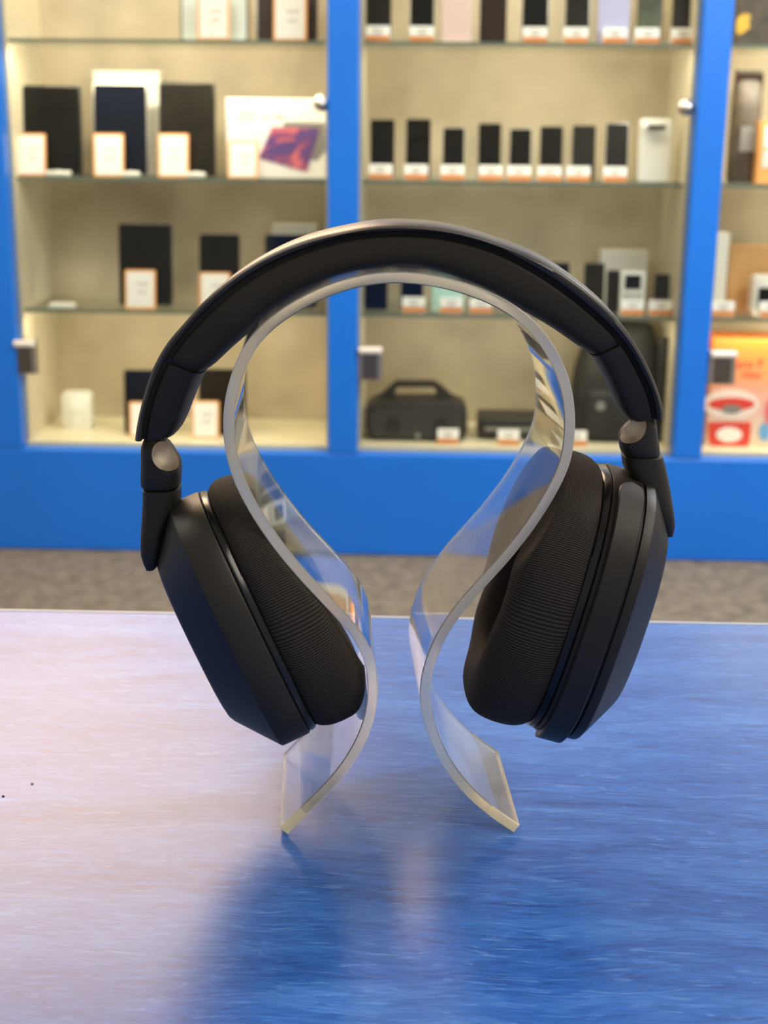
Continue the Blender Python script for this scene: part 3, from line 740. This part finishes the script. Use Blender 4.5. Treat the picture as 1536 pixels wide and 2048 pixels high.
device('smartphone', 'phone', 'dark grey smartphone at the right end of the lower shelf of the middle bay', 'phones on the lower shelf', 1306, 1336, 549, Yd - .02, z, M['phone2'], M['darkrim'], t=.008, r=.005)
# left bay lower shelf
device('tablet', 'tablet', 'large black tablet, leftmost on the lower shelf of the left bay', 'tablets on display', 240, 346, 448, Yd, z, M['phone'], M['darkrim'])
device('tablet', 'tablet', 'smaller black tablet partly behind the headband on the lower shelf of the left bay', 'tablets on display', 400, 480, 469, Yd, z, M['phone'], M['darkrim'])
device('tablet', 'tablet', 'navy tablet on the lower shelf just above the headband, next to the middle post', 'tablets on display', 530, 634, 470, Yd, z, M['navy'], M['darkrim'])
big_tag('price card in front of the large black tablet on the lower shelf', 281, Yt, z, 62, 540)
big_tag('price card in front of the smaller black tablet on the lower shelf', 430, Yt, z, 62, 545)
plain_box('pale box standing behind the navy tablet on the lower shelf', 546, 634, 449, FY + .26, z, M['white'])
x = place(123, Yt, z).x
o = thing('clear_tray', 'small clear plastic holder lying at the left end of the lower shelf', 'holder', (x, Yt + .01, z))
link('tray', bx(-.035, .035, -.02, .02, 0, .010, bev=.003), M['white'], o); link('rib', bx(-.03, .03, -.002, .002, .010, .014), M['white'], o)
# floor of the left bay
z = Z0 + .0125
device('tablet', 'tablet', 'black tablet on the cabinet floor partly hidden by the left end of the headband', 'tablets on display', 250, 345, 742, Yd, z, M['navy'], M['darkrim'])
device('tablet', 'tablet', 'dark tablet on the cabinet floor between the headband and the acrylic stand', 'tablets on display', 398, 492, 740, Yd, z, M['phone2'], M['darkrim'])
big_tag('price card on the cabinet floor at the left end of the headband', 288, Yt + .01, z, 60, 805)
big_tag('price card on the cabinet floor between the headband and the acrylic stand', 411, Yt + .01, z, 56, 803)
a = place(158, FY + .2, z).x; h = height(158, 783, FY + .2, z)
o = thing('plug_adapter', 'white smart plug adapter standing on the cabinet floor at the left', 'adapter', (a, FY + .2, z))
link('casing', prism(bmesh.new(), rrect(.084, h, .012), -.02, .02, .003), M['white'], o, smooth=40)
link('socket_disc', cyl(bmesh.new(), (0, -.022, h * .68), (0, -.018, h * .68), .02, n=28), M['card'], o)
link('button', cyl(bmesh.new(), (0, -.022, h * .25), (0, -.018, h * .25), .008), M['card'], o)
# floor of the middle bay: boombox, flat box, backpack
Yb = FY + .12
base = place(832, Yb, z)
o = thing('boombox', 'black portable boombox speaker with a carry handle on the cabinet floor', 'speaker', (base.x, Yb, z))
def LP(pts, Y=Yb, x0=None, zb=None): 
    x0 = base.x if x0 is None else x0; zb = z if zb is None else zb
    return [((q := at(px, py, Y)).x - x0, q.z - zb) for px, py in pts]
bt = place(832, Yb, z)
py_b = 878
body = LP([(731, 817), (731, 851), (738, 868), (752, 877), (914, 879), (928, 874), (934, 862), (934, 821), (928, 808), (906, 799), (756, 799), (738, 808)])
mz = min(p[1] for p in body); body = [(x, y - mz) for x, y in body]
link('body', prism(bmesh.new(), body[::-1], -.03, .10, .008), M['rubber'], o, smooth=40)
ho = LP([(752, 802), (781, 775), (793, 766), (868, 766), (881, 774), (912, 801)]); hi = LP([(790, 801), (790, 782), (796, 777), (866, 777), (872, 782), (872, 801)])
bm = bmesh.new(); V = [[bm.verts.new((x, y, zz - mz)) for x, zz in pp] for y in (.015, .055) for pp in (ho, hi)]
for i in range(5):
    bm.faces.new((V[0][i], V[0][i + 1], V[1][i + 1], V[1][i])); bm.faces.new((V[2][i], V[3][i], V[3][i + 1], V[2][i + 1]))
    bm.faces.new((V[0][i], V[2][i], V[2][i + 1], V[0][i + 1])); bm.faces.new((V[1][i], V[1][i + 1], V[3][i + 1], V[3][i]))
for i in (0, 5): bm.faces.new((V[0][i], V[1][i], V[3][i], V[2][i]))
link('handle', bm, M['rubber'], o)
gr = LP([(742, 824), (742, 850), (752, 868), (914, 869), (924, 852), (924, 826), (912, 815), (754, 815)])
link('grille', prism(bmesh.new(), [(x, y - mz) for x, y in gr][::-1], -.033, -.028), M['grille'], o)
for px in (786, 883):
    q = LP([(px, 846)])[0]
    link('woofer', loft(bmesh.new(), [[(q[0] + r * math.cos(u * PI / 12), -.033 - d, q[1] - mz + r * math.sin(u * PI / 12)) for u in range(24)] for r, d in ((.022, 0), (.021, .003), (.016, .003), (.010, .001), (.004, .003))]), M['darkrim'], o, smooth=40)
q = LP([(836, 867)])[0]; link('badge', cyl(bmesh.new(), (q[0], -.034, q[1] - mz), (q[0], -.031, q[1] - mz), .008), M['grey'], o)
a, b = place(955, Yb + .04, z).x, place(1085, Yb + .04, z).x; h = height(1010, 832, Yb + .04, z)
o = thing('flat_recorder', 'low flat black electronic box on the cabinet floor right of the boombox', 'device', ((a + b) / 2, Yb + .04, z))
link('casing', bx(-(b - a) / 2, (b - a) / 2, -.04, .1, .004, h, bev=.006, seg=3), M['rubber'], o, smooth=40)
link('front_slot', bx(-(b - a) * .4, (b - a) * .4, -.0415, -.038, h * .45, h * .6), M['grey'], o)
for q in (-1, 1): link('foot', bx(q * .06 - .008, q * .06 + .008, -.02, .07, 0, .005), M['rubber'], o)
for px, n in ((896, 'boombox'), (1017, 'flat black electronic box'), (1152, 'black backpack')):
    small_tag(f'small price tag on the cabinet floor before the {n}', px, FY + .06, z, 42)
x0 = place(1235, FY + .2, z).x
o = thing('backpack', 'tall black backpack with a round badge standing on the cabinet floor behind the headphones', 'backpack', (x0, FY + .2, z))
rows = []
for py, xl, xr, d in ((884, 1150, 1322, .07), (870, 1142, 1328, .085), (820, 1142, 1328, .09), (770, 1143, 1326, .09), (735, 1150, 1322, .085), (705, 1160, 1318, .075), (680, 1172, 1314, .065), (660, 1186, 1310, .055), (648, 1200, 1304, .045), (643, 1220, 1290, .02)):
    p0, p1 = at(xl, py, FY + .2), at(xr, py, FY + .2); rows.append((max(0, p0.z - z), p0.x - x0, p1.x - x0, d))
rows[0] = (0, *rows[0][1:])
link('body', loft(bmesh.new(), [[((xl + xr) / 2 + x, y, zz) for x, y in sup((xr - xl) / 2, d, 3, 32)] for zz, xl, xr, d in rows]), M['nylon'], o, smooth=50)
link('front_pocket', bx(-.105, .085, -.10, -.05, .01, .15, bev=.018, seg=3), M['nylon'], o, smooth=50)
q = at(1201, 812, FY + .1); link('badge', cyl(bmesh.new(), (q.x - x0, -.104, q.z - z), (q.x - x0, -.098, q.z - z), .013, n=24), M['grey'], o)
bm = bmesh.new(); pr_ = None
arc = [(-.02 + .03 * math.cos(t), -.01, rows[-1][0] - .004 + .028 * math.sin(t)) for t in [PI * k / 10 for k in range(11)]]
loft(bm, [[(x * 1.0 + dx, y + dy, zz) for dx, dy in ((-.003, -.008), (.003, -.008), (.003, .008), (-.003, .008))] for x, y, zz in arc]); link('top_loop', bm, M['nylon'], o)
link('shoulder_strap', bx(.088, .112, -.094, -.07, .06, .30, bev=.006), M['nylon'], o, smooth=50)

# ------------------------------------------------------------------ right bay
Yc = FY + .09
z = Z0 + .0125
a = place(1410, Yc, z).x; b = 1.12; h = height(1470, 678, Yc, z); X0 = (a + b) / 2
o = thing('toy_carton', 'orange and pink carton picturing a red appliance, on the floor of the right bay', 'box', (X0, Yc, z))
link('carton', bx(a - X0, b - X0, 0, .16, 0, h, bev=.002), M['art'], o)
def oval(cx, cy, rx, ry, n=28, y0=None):
    return [(cx + rx * math.cos(2 * PI * k / n), cy + ry * math.sin(2 * PI * k / n)) for k in range(n)]
art_poly('picture_bowl', oval(1462, 808, 56, 30), M['white2'], .0012, o, X0, Yc, z)
art_poly('picture_bowl_rim', oval(1463, 808, 47, 13), M['red'], .0018, o, X0, Yc, z)
art_poly('picture_opening', oval(1463, 818, 20, 9), M['grey'], .0024, o, X0, Yc, z)
art_poly('picture_pot', [(1416, 844), (1502, 844), (1500, 880), (1494, 896), (1424, 896), (1416, 880)], M['red'], .0018, o, X0, Yc, z)
art_poly('picture_window', oval(1458, 869, 26, 15), M['card'], .0024, o, X0, Yc, z)
art_poly('picture_balloon', oval(1549, 825, 20, 32), M['rosep'], .0018, o, X0, Yc, z)
art_poly('picture_drop', oval(1529, 864, 11, 18), M['skyp'], .0024, o, X0, Yc, z)
word('ans F', 1472, 735, Yc, .036, M['red'], o, X0, 0, z, .0010)
word('Vlinr', 1482, 756, Yc, .030, M['red'], o, X0, 0, z, .0010)
z = SH[2] + .0005
plain_box('brown kraft carton on the lower shelf of the right bay', 1451, 1570, 494, FY + .2, z, M['kraft'], .1, lid=False)
plain_box('tall narrow white box beside the right post on the lower shelf', 1424, 1448, 466, FY + .12, z, M['white'], .06, lid=False)
a = place(1500, FY + .12, z).x; b = place(1590, FY + .12, z).x; h = height(1530, 551, FY + .12, z)
o = thing('white_gadget', 'white gadget with a small black display at the right edge of the lower shelf', 'device', ((a + b) / 2, FY + .12, z))
link('casing', prism(bmesh.new(), rrect(b - a, h, .012), -.02, .04, .003), M['white'], o, smooth=40)
q = at(1534, 592, FY + .1); q0 = (a + b) / 2
link('display', bx(q.x - q0 - .024, q.x - q0 + .03, -.0215, -.019, q.z - z - .022, q.z - z + .022), M['phone'], o)
small_tag('small price tag by the tall white box on the lower shelf of the right bay', 1446, Yt, z, 44)
small_tag('small price tag before the white gadget at the right edge', 1543, Yt, z, 44)
z = SH[1] + .0005
def bagpack(label, xl, xr, yt, mt, Y, z):
    a, b = place(xl, Y, z).x, place(xr, Y, z).x; h = height((xl + xr) / 2, yt, Y, z); x0 = (a + b) / 2
    o = thing('accessory_pouch', label, 'pouch', (x0, Y, z)); hw = (b - a) / 2
    link('pouch', loft(bmesh.new(), [[(x, y, zz) for x, y in sup(hw * kx, d, 3, 28)] for zz, kx, d in ((0, .9, .03), (.02, 1, .04), (h * .4, 1, .042), (h * .75, .98, .03), (h * .93, .95, .01), (h, .95, .003))]), M[mt], o, smooth=50)
    link('label_flap', bx(-hw * .95, hw * .95, -.012, -.006, h * .80, h * .97), M['brown'], o)
    link('window', bx(-hw * .5, hw * .7, -.045, -.040, h * .28, h * .50, bev=.001), M['grey'], o)
    return o
bagpack('dark brown accessory pouch hanging packet on the middle shelf beside the right post', 1452, 1510, 140, 'bag', FY + .17, z)
a = place(1512, Yc, z).x; h = height(1530, 243, Yc, z)
o = thing('orange_carton', 'orange carton with white panels at the right edge of the middle shelf', 'box', (a + .06, Yc, z))
link('carton', bx(-.06, .06, 0, .05, 0, h, bev=.001), M['orange'], o)
link('upper_panel', bx(-.048, .05, -.0012, .001, h * .58, h * .93), M['card'], o)
link('lower_panel', bx(-.048, .05, -.0012, .001, h * .26, h * .54), M['white2'], o)
z = SH[0] + .0005
o = plain_box('dark brown box with a yellow emblem on the top shelf of the right bay', 1472, 1600, -90, FY + .14, z, M['bag'], .08, lid=False)
X0 = o.location.x
art_poly('yellow_emblem', [(1476, 34), (1490, 26), (1502, 30), (1498, 44), (1500, 56), (1486, 66), (1474, 70), (1472, 54)], M['yellow'], .0014, o, X0, FY + .14, z)
